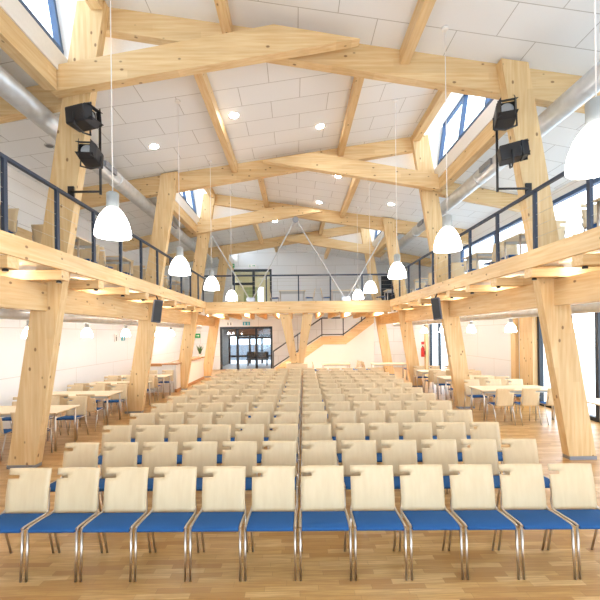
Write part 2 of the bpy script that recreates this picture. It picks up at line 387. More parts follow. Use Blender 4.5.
for k, (y0, y1) in enumerate(BAYS):
    s = bay_s(k); sx = -s
    ye = y1 - .56 if k < 4 else YB
    nb = ['nearest', 'second', 'third', 'fourth', 'rearmost'][k]
    ya = y0 + .02
    yb = y1 - .185 if k < 4 else YB - .01
    for px in (-1.22, 1.80):
        x = s * px
        zt = ceil_z(s, x) - .012
        o = MB().prism([(x-.08, zt-.24), (x+.08, zt-.24), (x+.08, ceil_z(s, x+.08)-.005), (x-.08, ceil_z(s, x-.08)-.005)], ya, yb).build('roof_purlin', WY, bevel=.004)
        tag(o, f'purlin under the {nb} roof bay, on its {"higher" if px < 0 else "lower"} half', 'beam', 'roof purlins')
    x0, x1 = sorted((sx*3.24, sx*3.44))
    o = MB().box(x0, x1, ya, yb-.20, ceil_z(s, sx*3.24)-.22, ceil_z(s, sx*3.24)-.005).build('head_beam', WY, bevel=.004)
    tag(o, f'edge beam over the clerestory window of the {nb} roof bay', 'beam', 'clerestory head beams')
    x0, x1 = sorted((sx*3.9, sx*4.1))
    o = MB().box(x0, x1, ya, ye, 6.12, 6.455).build('sill_beam', WY, bevel=.004)
    tag(o, f'edge beam below the clerestory window of the {nb} roof bay', 'beam', 'clerestory sill beams')

# ------------------------------------------------------------------ balcony
XF = 3.71
YR = 15.16                                 # front of the rear balcony
dk = MB()
for s in (-1, 1):
    a, b = sorted((s*(XF+.03), s*XW)); dk.box(a, b, Y0, YB, 3.27, DECK)
dk.box(-XF-.03, XF+.03, YR+.2, 19.5, 3.27, DECK).box(-XF-.03, -1.3, 19.5, YB, 3.27, DECK).box(-1.3, XF+.03, 21.0, YB, 3.27, DECK)
struct(dk.build('floor_balcony', WHITE))
for s in (-1, 1):
    a, b = sorted((s*XF, s*(XF-.05)))
    o = MB().box(a, b, Y0, YR-.02, 3.196, 3.473).build('balcony_fascia', WY, bevel=.005)
    tag(o, f'long spruce edge board of the balcony on the {SIDE[s]}', 'fascia board', 'balcony edge boards')
    sp_ = 1.085
    ys = [(5.92 if s < 0 else 6.15) + sp_*k for k in range(-3, 9)]
    ys = [y for y in ys if y < YR - .2]
    for n, y in enumerate(ys):
        a, b = sorted((s*(XF-.035), s*5.6))
        o = MB().box(a, b, y-.10, y+.10, 3.043, 3.194).build('balcony_joist', WX, bevel=.006)
        tag(o, f'balcony joist on the {SIDE[s]}, {ORD[n]} from the front', 'joist', 'joists under the side balconies')
        sp = thing('joist_spotlight', f'small black spot under joist end on the {SIDE[s]}, {ORD[n]} from the front', 'spotlight', (s*(XF+.06), y-.01, 3.043), 0, 'spots under the joist ends')
        MB().lathe([(.036, -.035), (.036, -.008), (.022, -.001)], n=12).build('housing', BLACK, sp)
        MB().lathe([(.024, -.040), (.024, -.0355)], n=12).build('lens', GREY, sp)
    # beam carrying the joists, one length per bay
    seg = [(Y0, F[0]-.005), (F[0]+CD+.005, F[1]-.005), (F[1]+CD+.005, F[2]-.005), (F[2]+CD+.005, F[3]-.005)]
    for n, (u, v) in enumerate(seg):
        a, b = sorted((s*4.22, s*4.42))
        o = MB().box(a, b, u, v, 2.60, 3.041).build('balcony_beam', WY, bevel=.005)
        tag(o, f'deep beam under the joists on the {SIDE[s]}, {ORD[n]} length from the front', 'beam', 'beams under the side balconies')
    # LED strips on top of the beam in every second gap between joists
    for n in range(0, len(ys)-1, 2):
        y_a, y_b = ys[n]+.15, ys[n]+sp_-.15
        a, b = sorted((s*4.28, s*4.36))
        st = thing('ceiling_strip_lamp', f'lit strip between joists on the {SIDE[s]}, {ORD[n//2]} from the front', 'light', (s*4.33, (y_a+y_b)/2, 3.17), 0, 'strips between the joists')
        h = (y_b-y_a)/2
        MB().box(-.05, .05, -h, h, .05, .10).build('housing', GREY, st)
        MB().box(-.04, .04, -h+.01, h-.01, .03, .049).build('diffuser', STRIP, st)
# rear balcony
o = MB().box(-XF-.02, XF+.02, YR, YR+.19, 3.0, 3.47).build('balcony_beam', WX, bevel=.006)
tag(o, 'wide spruce beam across the hall carrying the front of the rear balcony', 'beam')
for n in range(12):
    x = -3.55 + n*.645
    o = MB().box(x-.07, x+.07, YR+.19, 19.4, 2.92, 3.27).build('ceiling_joist', WY, bevel=.005)
    tag(o, f'joist below the rear balcony, {ORD[n]} from the bar side, outer four added as fill', 'joist', 'joists under the rear balcony')
for n, (x, y) in enumerate([(-5.9, 19.0), (-4.9, 21.5), (-3.2, 17.0), (-1.9, 16.4), (-.62, 17.6), (.66, 16.4), (1.95, 17.0), (3.2, 16.4), (4.9, 21.5), (5.9, 18.9)]):  # outer two strips on each side are added to brighten the rear walls
    o = thing('ceiling_strip_lamp', f'lit strip below the rear balcony, {ORD[n]} from the bar side, outer four added as fill', 'light', (x, y, 3.20), 0, 'strips below the rear balcony')
    MB().box(-.06, .06, -.6, .6, .03, .07).build('housing', GREY, o); MB().box(-.05, .05, -.58, .58, .012, .029).build('diffuser', STRIPR, o)
# V shaped support on its plinth
t = thing('forked_support', 'V shaped spruce support carrying the middle of the rear balcony beam', 'pillar', (-.08, 15.25, 0))
MB().prism([(-.24, 1.0), (.02, 1.0), (-.22, 2.94), (-.66, 2.94)], -.09, .09).build('prong', WZ, t, bevel=.006)
MB().prism([(.03, 1.0), (.27, 1.0), (.66, 2.94), (.24, 2.94)], -.09, .09).build('prong', WZ, t, bevel=.006)
MB().box(-.42, .42, -.2, .3, 0, .98).build('plinth', TOPW, t, bevel=.01)
# tie rods that hang the rear balcony from the third frame
t = thing('hanger_rods', 'grey steel rods hung from the rafters down to the rear balcony beam', 'tie rods', (0, 14.95, 3.47))
yh = -.16
def zc(z): return z - 3.47
MB().tube([(-.12, yh, zc(6.56)), (-1.80, .3, zc(3.62))], .026).build('rod', GREY, t)
MB().tube([(-.02, yh, zc(6.56)), (1.84, .3, zc(3.62))], .026).build('rod', GREY, t)
MB().tube([(-3.32, yh, zc(6.0)), (-1.98, .3, zc(3.62))], .024).build('rod', GREY, t)
MB().tube([(3.36, yh, zc(6.0)), (2.0, .3, zc(3.62))], .024).build('rod', GREY, t)
MB().prism([(-.07+.12*math.cos(a), zc(6.6)+.12*math.sin(a)) for a in [i*PI/8 for i in range(16)]], yh-.06, yh-.03).build('apex_plate', STONE, t)
for x in (-1.89, 1.92): MB().box(x-.17, x+.17, .25, .36, .0, .17).build('foot_plate', STONE, t)

# railings
def railing(name, label, p0, p1, npost, x_of, ztop, first, step):
    pass
for s in (-1, 1):
    t = thing('balcony_railing', f'dark steel railing with thin cables along the balcony on the {SIDE[s]}', 'railing', (s*3.70, 9.0, 3.474))
    ys = [4.73 + 1.04*k for k in range(-2, 10)] if s < 0 else [4.87 + 1.12*k for k in range(-2, 9)]
    for y in ys:
        if y < YR - .05: MB().box(-.022, .022, y-9-.03, y-9+.03, 0, .905).build('post', STEEL, t)
    MB().box(-.028, .028, Y0-9, YR-9, .905, .948).build('top_rail', STEEL, t)
    for z in (.18, .36, .54, .72): MB().tube([(0, Y0-9, z), (0, YR-9, z)], .0024, 6).build('cable', CHROME, t)
t = thing('balcony_railing', 'dark steel railing with thin cables along the front of the rear balcony', 'railing', (0, YR+.1, 3.47))
for x in (-3.8, -2.55, -1.27, 0.02, 1.3, 2.58, 3.8): MB().box(x-.025, x+.025, -.025, .025, 0, 1.02).build('post', STEEL, t)
MB().box(-3.84, 3.84, -.03, .03, 1.02, 1.075).build('top_rail', STEEL, t)
for z in (.3, .47, .64, .81): MB().tube([(-3.82, 0, z), (3.82, 0, z)], .004, 6).build('cable', CHROME, t)

# ------------------------------------------------------------------ staircase along the back
YS = 20.2
def stair():
    t = thing('staircase', 'spruce staircase with landing and dark railing climbing behind the forked support', 'staircase', (0, YS, 0))
    # outline of the string board, front plane
    S0, S1, S2, S3 = (-1.35, .05), (1.15, 1.86), (2.35, 1.86), (4.1, 3.05)
    top = [(-1.35, .30), (1.30, 2.02), (2.40, 2.02), (4.05, 3.25)]
    bot = [(-.9, .0), (1.35, 1.58), (2.55, 1.58), (4.05, 2.70)]
    MB().prism(bot + top[::-1], -.08, .0).build('string_board', WX, t)
    p = [(-.88, .0), (4.05, .0)] + [(4.05, 2.69), (2.55, 1.57), (1.35, 1.57)]
    MB().prism(p, -.04, .02).build('side_panel', WHITE, t)
    n = 10
    for i in range(n):
        x = -1.3 + 2.45*i/n; z = .17*(i+1) + .0
        MB().box(x, x+.29, .01, 1.0, z-.04, z).build('tread', TOPW, t)
    MB().box(1.15, 2.4, .03, 1.0, 1.86, 1.9).build('landing', TOPW, t)
    for i in range(8):
        x = 2.4 + 1.7*i/8; z = 1.9 + .17*(i+1)
        MB().box(x, x+.29, .03, 1.0, z-.04, z).build('tread', TOPW, t)
    hr = [(-1.3, 1.25), (1.28, 2.98), (2.42, 2.98), (3.0, 3.28)]
    for a, b in zip(hr, hr[1:]): MB().slope_bar((a[0], -.04, a[1]), (b[0], -.04, b[1]), .05, .07).build('handrail', DARKF, t)
    for (x, z0, z1) in [(-1.3, .33, 1.25), (-.0, 1.15, 2.12), (1.28, 2.0, 2.96), (2.42, 2.0, 2.96), (3.4, 2.75, 3.3)]:
        MB().box(x-.025, x+.025, -.06, -.02, z0, z1).build('baluster', DARKF, t)
    lr = [(-1.3, .42), (1.28, 2.1), (2.42, 2.1), (4.0, 3.27)]
    for a, b in zip(lr, lr[1:]): MB().slope_bar((a[0], -.04, a[1]), (b[0], -.04, b[1]), .04, .06).build('lower_rail', DARKF, t)
    return t
stair()

# ------------------------------------------------------------------ doors at the rear, lobby and daylight beyond
def door_set(name, x0, x1, z0, z1, posts, rails, fm, glass_cols, y=YB+.02, handle=None):
    f = MB(); w = .15
    f.box(x0, x1, y, y+.1, z1-w, z1)
    for x in posts: f.box(x-w/2, x+w/2, y, y+.1, z0, z1-w)
    for (a, b, z) in rails: f.box(a, b, y, y+.1, z-w/2, z+w/2)
    o = struct(f.build(name, fm)); lo = o.location.copy()
    for a, b in zip(posts, posts[1:]):
        MB().box(a+w/2-lo.x, b-w/2-lo.x, y+.04-lo.y, y+.052-lo.y, z0+.02-lo.z, z1-w-lo.z).build('pane', GLASS, o)
    if handle:
        MB().tube([(handle-lo.x, y-.05-lo.y, z0+.8-lo.z), (handle-lo.x, y-.05-lo.y, z0+1.5-lo.z)], .018).build('handle', CHROME, o)
    return o
door_set('door_1', DX0, DX1, 0, DZ, [DX0+.05, -3.72, -2.55, DX1-.05], [(-3.72, DX1, 1.95)], DARKF, None, handle=-2.65)
door_set('door_2', UX0-.02, UX1, UZ0, UZ1, [UX0+.03, -2.68, UX1-.05], [(-3.97, -2.68, 5.3)], DARKF, None)
struct(MB().box(RX0, RX1, YB+.03, YB+.09, DECK, RZ1).build('door_3', DARKF))
# lobby behind the lower door
lob = MB()
lob.box(-5.2, -5.05, YB+.2, 28.2, 0, 2.9).box(-1.4, -1.25, YB+.2, 28.2, 0, 2.9)
struct(lob.build('wall_lobby', LOBBY))
struct(MB().box(-5.2, -1.25, YB+.2, 28.2, 2.75, 2.95).build('ceiling_lobby', BRICKR))
struct(MB().box(-5.2, -1.25, YB+.2, 28.2, -.15, 0).build('floor_lobby', GREY))
struct(MB().box(-5.05, -1.4, 28.1, 28.2, 2.15, 2.75).build('wall_lobby_end', BRICKR))
door_set('door_4', -5.05, -1.4, 0, 2.15, [-5.0, -4.4, -3.5, -2.6, -1.8, -1.45], [(-5.05, -1.4, .55)], DARKF, None, y=28.1)
up_ = MB().box(-4.3, -4.15, YB+.2, 27.0, DECK, 6.4).box(-1.5, -1.35, YB+.2, 27.0, DECK, 6.4)
struct(up_.build('wall_upper_lobby', ROOM))
struct(MB().box(-4.3, -3.75, 27, 27.1, DECK, 6.4).box(-2.35, -1.35, 27, 27.1, DECK, 6.4).box(-3.75, -2.35, 27, 27.1, 5.5, 6.4).build('wall_upper_lobby_end', ROOM))
struct(MB().box(-3.75, -2.75, 27.02, 27.08, DECK, 5.5).build('door_5', DOORG))
struct(MB().box(-4.3, -1.35, YB+.2, 27.1, 3.3, DECK).build('floor_upper_lobby', GREY))
struct(MB().box(-4.3, -1.35, YB+.2, 27.1, 6.4, 6.5).build('ceiling_upper_lobby', WHITE))
t = thing('ceiling_lamp', 'round lit lamp on the ceiling of the small room behind the balcony door', 'lamp', (-2.9, 25.3, 6.38))
MB().lathe([(.2, -.02), (.21, .019)]).build('rim', GREY, t); MB().lathe([(.18, -.04), (.19, -.021)]).build('diffuser', DOWN, t)
t = thing('ceiling_lamp', 'round lit lamp on the ceiling of the entrance lobby', 'lamp', (-4.2, 25.5, 2.73))
MB().lathe([(.16, -.02), (.17, .019)]).build('rim', GREY, t); MB().lathe([(.14, -.05), (.15, -.021)]).build('diffuser', DOWN, t)
t = thing('bench', 'dark bench seen through the glass of the entrance door', 'bench', (-2.75, 26.2, 0))
MB().box(-.75, .75, -.25, .25, .40, .48).build('seat', DARKF, t, bevel=.01)
MB().box(-.75, .75, .18, .25, .481, .95).build('backrest', DARKF, t, bevel=.01)
for x in (-.65, .65):
    for y in (-.2, .2): MB().box(x-.03, x+.03, y-.03, y+.03, 0, .399).build('leg', STEEL, t)
# outside
t = thing('garden_wall', 'low grey-blue wall outdoors behind the entrance lobby', 'wall', (-3.2, 33, -.05))
MB().box(-5, 5, -.15, .15, 0, 1.25).build('masonry', plain('grey_masonry', srgb(120, 128, 138), 0.8), t)
MB().box(-5.05, 5.05, -.2, .2, 1.251, 1.32).build('coping', plain('grey_coping', srgb(150, 156, 162), 0.8), t)
struct(MB().box(XW+.2, 40, -12, 60, -.2, -.05).box(-30, XW+.2, 28.2, 60, -.2, -.05).build('ground', PAVE))

# ------------------------------------------------------------------ chairs
def tube_mesh(name, pts, r, m, n=8): return MB().tube(pts, r, n).mesh(name, m)
def seat_mesh():
    b = MB()
    prof = [(.012, .428), (.004, .442), (.008, .455), (.03, .466), (.10, .468), (.22, .462), (.345, .450), (.352, .440), (.345, .430), (.2, .428)]
    b.prism(prof, -.2085, .2085, 'X')
    me = b.mesh('seat', BLUE, bevel=.006)
    for p in me.polygons: p.use_smooth = True
    return me
def back_mesh():
    # plywood shell with a hand slot cut in from one edge, slightly dished
    xs = [-.212, -.16, -.107, -.05, 0, .05, .107, .16, .212]
    zs = [.432, .47, .55, .64, .72, .758, .795, .825, .855]
    def pos(x, z):
        k = (z - .432) / .423
        y = .365 + .075 * k - .012 * math.sin(PI * k) + .012 * (1 - (x / .212) ** 2)
        return Vector((x, y, z))
    bm = bmesh.new(); g = {}
    th = .012
    for i, x in enumerate(xs):
        for j, z in enumerate(zs):
            g[i, j, 0] = bm.verts.new(pos(x, z)); g[i, j, 1] = bm.verts.new(pos(x, z) + Vector((0, th, 0)))
    cells = {(i, j) for i in range(len(xs)-1) for j in range(len(zs)-1)} - {(0, 5), (1, 5)}
    for (i, j) in cells:
        a = bm.faces.new((g[i,j,0], g[i+1,j,0], g[i+1,j+1,0], g[i,j+1,0])); a.smooth = True
        a = bm.faces.new((g[i,j,1], g[i,j+1,1], g[i+1,j+1,1], g[i+1,j,1])); a.smooth = True
        for (di, dj, p, q) in ((-1,0,(i,j),(i,j+1)), (1,0,(i+1,j+1),(i+1,j)), (0,-1,(i+1,j),(i,j)), (0,1,(i,j+1),(i+1,j+1))):
            if (i+di, j+dj) not in cells:
                bm.faces.new((g[p+(0,)], g[q+(0,)], g[q+(1,)], g[p+(1,)]))
    for v in [v for v in bm.verts if not v.link_faces]: bm.verts.remove(v)
    bmesh.ops.recalc_face_normals(bm, faces=bm.faces)
    me = bpy.data.meshes.new('backrest'); bm.to_mesh(me); bm.free(); me.materials.append(BEECH)
    return me
SEAT, BACK = seat_mesh(), back_mesh()
RT = .011
def chair_parts(t):
    def add(name, me, par=t):
        o = bpy.data.objects.new(name, me); COL.objects.link(o); o.parent = par; return o
    add('seat', SEAT); add('backrest', BACK)
    for k, s in enumerate((-1, 1)):
        add('front_leg', FL[k]); add('rear_leg', RL[k]); add('side_frame', SF[k])
FL = [tube_mesh('front_leg', [(s*.222, 0, 0), (s*.222, .030, .446)], RT, CHROME) for s in (-1, 1)]
RL = [tube_mesh('rear_leg', [(s*.222, .335, .436), (s*.216, .45, 0)], RT, CHROME) for s in (-1, 1)]
SF = [tube_mesh('side_frame', [(s*.222, .018, .457), (s*.222, .05, .462), (s*.222, .33, .446), (s*.217, .368, .452), (s*.20, .412, .50), (s*.19, .440, .66)], RT, CHROME) for s in (-1, 1)]
chair0 = thing('stacking_chair', '', 'chair'); chair_parts(chair0)
used = []
def put_chair(x, y, rz, label, group, z=0.0):
    if not used:
        used.append(1); chair0.location = (x, y, z); chair0.rotation_euler = (0, 0, rz); chair0['label'] = label; chair0['group'] = group
        return chair0
    return dup(chair0, (x, y, z), rz, label, group)
BX, BY, BR, PITCH, ROWSP = -.1314, 3.3569, -.0227, .4893, .8878
cr, sr = math.cos(BR), math.sin(BR)
for r in range(13):
    for c in range(12):
        lx, ly = (c - 5.5) * PITCH, r * ROWSP
        jx, jr = random.uniform(-.003, .003), random.uniform(-.006, .006)
        x, y = BX + cr*(lx+jx) - sr*ly, BY + sr*(lx+jx) + cr*ly
        rowname = 'front row' if r == 0 else ('rearmost row' if r == 12 else ORD[r] + ' row')
        put_chair(x, y, BR + jr, f'blue-seated beech chair, {ORD[c]} from the bar-side end of the {rowname}', f'chairs in the {rowname}')

# ------------------------------------------------------------------ tables
def table(label, x, y, w, d, rz=0.0, z=0.0, group=None):
    t = thing('table', label, 'table', (x, y, z), rz, group)
    MB().box(-w/2, w/2, -d/2, d/2, .72, .745).build('tabletop', TOPW, t, bevel=.004)
    MB().box(-w/2+.06, w/2-.06, -d/2+.06, -d/2+.09, .665, .718).build('apron', GREY, t)
    MB().box(-w/2+.06, w/2-.06, d/2-.09, d/2-.06, .665, .718).build('apron', GREY, t)
    for sx in (-1, 1):
        for sy in (-1, 1):
            MB().tube([(sx*(w/2-.06), sy*(d/2-.075), 0), (sx*(w/2-.06), sy*(d/2-.075), .719)], .02).build('leg', CHROME, t)
    return t
def seats_at(x, y, d, xs, where, grp, z=0.0):
    """chairs on both long sides; local chair front is at -Y"""
    for n, dx in enumerate(xs):
        put_chair(x+dx, y+d/2+.005, 0, f'chair at the far side of {where}, {ORD[n]} from the bar side, outer four added as fill' if len(xs) > 1 else f'chair at the far side of {where}', grp, z)
    for n, dx in enumerate(xs):
        put_chair(x+dx, y-d/2-.005, PI, f'chair at the near side of {where}, {ORD[n]} from the bar side, outer four added as fill' if len(xs) > 1 else f'chair at the near side of {where}', grp, z)
NT = ['first', 'second', 'third', 'fourth', 'fifth']
for n, y in enumerate((7.6, 9.6, 11.6, 13.55)):
    x = -5.55
    table(f'beech dining table in the aisle on the bar side, {NT[n]} from the front', x, y, 1.8, .8, 0, 0, 'tables in the bar-side aisle')
    seats_at(x, y, .8, (-.6, 0, .6), f'the {NT[n]} bar-aisle table', 'chairs in the bar-side aisle')
for n, y in enumerate((9.55, 11.9, 14.0)):
    x = 5.3
    table(f'beech dining table in the aisle by the glazing, {NT[n]} from the front', x, y, 1.8, .8, 0, 0, 'tables in the glazed-side aisle')
    seats_at(x, y, .8, (-.6, 0, .6), f'the {NT[n]} glazed-aisle table', 'chairs in the glazed-side aisle')
table('small beech table close to the front glazing, beside the nearest glazed-side column', 6.1, 7.55, .8, .7)
for n, (x, y, w) in enumerate(((1.75, 17.8, 1.3), (4.2, 17.6, 1.6))):
    nm = ('below the stair landing', 'beside the rearmost glazed-side column')[n]
    table(f'beech table {nm}, under the rear balcony', x, y, w, .8, 0, 0, 'tables below the rear balcony')
    for m, (dx, rz) in enumerate(((-w/2-.005, PI/2), (w/2+.005, -PI/2))):
        for q, dy in enumerate((-.24, .25)):
            put_chair(x+dx, y+dy, rz, f'{"nearer" if q == 0 else "farther"} chair at the {"bar" if m == 0 else "window"} end of the table {nm}', 'chairs below the rear balcony')
for s in (-1, 1):
    for n, y in enumerate((5.3, 7.8, 9.6, 12.0, 13.9)):
        x = s*4.72
        wh = f'the {NT[n]} railing-side balcony table of the {SIDE[s]}'
        table(f'small beech table by the railing, {NT[n]} from the front, balcony on the {SIDE[s]}', x, y, .8, .7, 0, DECK, f'tables on the balcony of the {SIDE[s]}')
        seats_at(x, y, .7, (0,), wh, f'chairs on the balcony of the {SIDE[s]}', DECK)
    for n, y in enumerate((7.2, 9.3, 11.6)):
        x = s*6.0
        wh = f'the {NT[n]} wall-side balcony table of the {SIDE[s]}'
        table(f'small beech table by the outer wall, {NT[n]} from the front, balcony on the {SIDE[s]}', x, y, .8, .7, 0, DECK, f'tables on the balcony of the {SIDE[s]}')
        seats_at(x, y, .7, (0,), wh, f'chairs on the balcony of the {SIDE[s]}', DECK)
for n, x in enumerate((-.25, 2.1, 4.6)):
    table(f'beech table on the rear balcony, {NT[n]} from the bar side, outer four added as fill', x, 17.4, 1.2, .7, 0, DECK, 'tables on the rear balcony')
    for m, (dx, rz) in enumerate(((-.605, PI/2), (.605, -PI/2))):
        put_chair(x+dx, 17.4, rz, f'chair at the {"bar-facing" if m == 0 else "window-facing"} end of the {NT[n]} rear-balcony table', 'chairs on the rear balcony', DECK)

# ------------------------------------------------------------------ bar
t = thing('bar_counter', 'white bar counter with brown wooden top and end frame behind the columns', 'bar counter', (-4.75, 16.5, 0))
MB().box(-.0, .08, -2.0, 2.3, .12, 1.05).build('front_panel', WHITE, t)
MB().box(.02, .10, -2.0, 2.3, 0, .119).build('plinth', BARW, t)
MB().box(-.45, .14, -2.05, 2.35, 1.051, 1.10).build('counter_top', BARW, t)
MB().box(-1.05, -.01, -2.0, -1.93, .0, 1.05).build('end_panel', WHITE, t)
MB().box(-1.15, -.46, -2.05, -1.9, 1.0, 1.10).box(-1.15, -1.05, -2.05, -1.9, 0, .999).build('end_frame', BARW, t)
t = thing('potted_plant', 'small dark green plant in white pot on the bar counter', 'plant', (-4.72, 18.3, 1.10))
MB().lathe([(.06, 0), (.085, .16), (.078, .16), (.07, .13)], n=16).build('pot', WHITE, t)
pm = MB(); rr = random.Random(3)
for i in range(16):
    a = rr.uniform(0, 2*PI); tl = rr.uniform(.05, .16); h = rr.uniform(.3, .5)
    p0 = Vector((0, 0, .12)); p1 = Vector((tl*.6*math.cos(a), tl*.6*math.sin(a), .12+h*.6)); p2 = Vector((tl*1.3*math.cos(a), tl*1.3*math.sin(a), .12+h))
    pm.tube([p0, p1, p2], .028, 5, r2=.004)
pm.build('foliage', LEAF, t)

# ------------------------------------------------------------------ pendant lamps
SHADE = MB().lathe([(.235, 0), (.242, .012), (.236, .09), (.216, .18), (.182, .27), (.142, .335), (.105, .385), (.088, .40)], n=32).mesh('lamp_shade', OPAL)
FIT = MB().lathe([(.084, .402), (.084, .42), (.084, .615), (.06, .635), (.02, .64)], n=24).mesh('fitter', FITM)
def scaled(me, k):
    m = me.copy(); m.transform(Matrix.Scale(k, 4))
    if k < .6 and m.materials[0] == OPAL: m.materials[0] = OPALB
    return m
LAMPM = {k: (scaled(SHADE, k), scaled(FIT, k)) for k in (.87, .57)}
def pendant(label, x, y, z, ztop, group, k=.87):
    t = thing('pendant_lamp', label, 'pendant lamp', (x, y, z), 0, group)
    for nm, me in zip(('lamp_shade', 'fitter'), LAMPM[k]):
        o = bpy.data.objects.new(nm, me); COL.objects.link(o); o.parent = t
    MB().tube([(0, 0, .641*k), (0, 0, ztop-z-.036)], .0065, 6).build('cord', WHITE, o)
    MB().lathe([(.05, ztop-z-.035), (.055, ztop-z-.002)], n=16).build('ceiling_rose', WHITE, t)
def ceil_at(x, y):
    for k, (a, b) in enumerate(BAYS):
        if a <= y < b: return ceil_z(bay_s(k), x)
for n, y in enumerate((4.75, 7.75, 10.5, 13.8)):
    x = (-2.38, -2.46, -2.42, -2.42)[n]
    pendant(f'large lit pendant over the seats towards the bar side, {ORD[n]} from the front', x, y, 3.41, ceil_at(x, y), 'pendants over the hall')
for n, y in enumerate((2.99, 5.95, 8.9, 12.1, 14.45)):
    x = 2.28
    pendant(f'large lit pendant over the seats towards the glazed side, {ORD[n]} from the front', x, y, 3.46, ceil_at(x, y), 'pendants over the hall')
for s in (-1, 1):
    for n, y in enumerate((7.75, 9.86, 12.1, 14.4, 16.5)):
        pendant(f'small lit pendant below the balcony on the {SIDE[s]}, {ORD[n]} from the front', s*5.5, y, 2.15, 3.27, 'pendants below the balconies', .57)
# recessed downlights in the hall ceiling
for n, (px, py) in enumerate(((234, 115), (320, 126), (154, 146), (338, 176), (391, 204), (319, 202), (275, 221), (352, 226))):
    # meet the view ray with the ceiling of the bay
    u, v = (px - 300), (py - HY)
    x_, y_ = c_*u + s_*v, -s_*u + c_*v
    d = Vector((x_/FPX, 1.0, -y_/FPX)); d = Vector((math.cos(YAW)*d.x + math.sin(YAW)*d.y, -math.sin(YAW)*d.x + math.cos(YAW)*d.y, d.z))
    best = None
    for k, (a, b) in enumerate(BAYS):
        s = bay_s(k); den = d.z + SL*s*d.x
        tt = (CZ - CH - SL*s*CX) / den
        if a < tt*d.y < b: best = (tt, s); break
    if not best: continue
    tt, s = best; p = Vector((CX, 0, CH)) + d*tt
    t = thing('downlight', ('round recessed downlight, ' + ['on the bar half of the second roof bay', 'near the middle of the second roof bay', 'beside the bar-side pendant cord in the second bay', 'just behind the second crossing rafter', 'on the glazed half of the third roof bay', 'near the middle of the third roof bay', 'under the fourth roof bay towards the bar', 'under the fourth roof bay towards the glazing'][n]), 'downlight', p, 0, 'ceiling downlights')
    t.rotation_euler = (0, math.atan(SL*s), 0)
    MB().lathe([(.115, -.012), (.12, -.002)], n=24).build('rim', WHITE, t); MB().lathe([(.095, -.02), (.1, -.0125)], n=24).build('lens', DOWN, t)
# small round grilles in the aisle ceiling
for n, (x, y) in enumerate(((-5.0, 7.1), (-5.6, 8.6), (5.2, 9.3), (5.4, 5.0))):
    k = 1 if y > F[0]+.36 else 0
    s = bay_s(k)
    low = (x > 0) == (s > 0)
    z = ceil_z(s, x) if low else 6.56 - .2*(abs(x)-4.0)
    t = thing('air_grille', 'round grey air grille in the aisle ceiling, ' + ['nearer one above the bar-side balcony', 'farther one above the bar-side balcony', 'farther one above the glazed-side balcony', 'nearer one above the glazed-side balcony'][n], 'grille', (x, y, z), 0, 'aisle ceiling grilles')
    t.rotation_euler = (0, math.atan((SL if low else .2) * (1 if x > 0 else -1)), 0)
    MB().lathe([(.1, -.016), (.105, -.003)], n=20).build('rim', GREY, t)
    g = MB()
    for r in (.03, .055, .08): g.lathe([(r-.008, -.022), (r, -.017)], n=20)
    g.build('louvres', STONE, t)

# ------------------------------------------------------------------ ventilation ducts
for s in (-1, 1):
    t = thing('air_duct', f'large galvanised duct running under the roof outside the columns on the {SIDE[s]}', 'duct', (s*4.33, 11, 5.86))
    MB().tube([(0, Y0-11, 0), (0, 19-11, 0)], .17, 24).build('pipe', ZINC, t)
    for y in (3.5, 5.2, 7.1, 9.0, 12, 13.8, 16.4, 18):
        MB().tube([(0, y-11-.03, 0), (0, y-11+.03, 0)], .18, 24).build('joint_ring', ZINC, t)
    for y in (4.6, 8.4, 12.8):
        MB().box(-s*.185 - .03, -s*.185 + .03, y-11-.25, y-11+.25, -.06, .06).build('outlet', STONE, t)
    t = thing('air_duct', f'slim galvanised duct below the balcony on the {SIDE[s]}', 'duct', (s*4.85, 10, 2.56))
    MB().tube([(0, Y0-10, 0), (0, 9.0, 0)], .09, 18).build('pipe', ZINC, t)
    for y in (4.4, 7.6, 10.8, 14.0): MB().tube([(0, y-10-.02, 0), (0, y-10+.02, 0)], .096, 18).build('joint_ring', ZINC, t)

# ------------------------------------------------------------------ stage spotlights on the first columns
def spotlight(label, loc, rz, tilt, k=1.0):
    t = thing('stage_spotlight', label, 'spotlight', loc, rz, 'stage spotlights'); t.rotation_euler = (tilt, 0, rz); t.scale = (k, k, k)
    MB().box(-.13, .13, -.14, .16, -.12, .12).build('housing', BLACK, t, bevel=.02)
    MB().lathe([(.085, -.0), (.09, .01)], n=20).build('lens', GREY, t).matrix_local = Matrix.Translation((0, -.142, 0)) @ Matrix.Rotation(PI/2, 4, 'X')
    for i in range(4):
        a = i*PI/2
        p = [(-.11, .0), (.11, .0), (.13, .11), (-.13, .11)]
        b = MB().prism(p, -.004, .004, 'Z'); o = b.build('barn_door', BLACK, t)
        o.matrix_local = Matrix.Rotation(a, 4, 'Y') @ Matrix.Translation((0, -.145, .125)) @ Matrix.Rotation(math.radians(22), 4, 'X') @ Matrix.Rotation(PI, 4, 'Z')
    MB().tube([(-.15, 0, 0), (-.15, 0, -.17), (0, 0, -.21), (.15, 0, -.17), (.15, 0, 0)], .012, 8).build('yoke', BLACK, t)
    return t
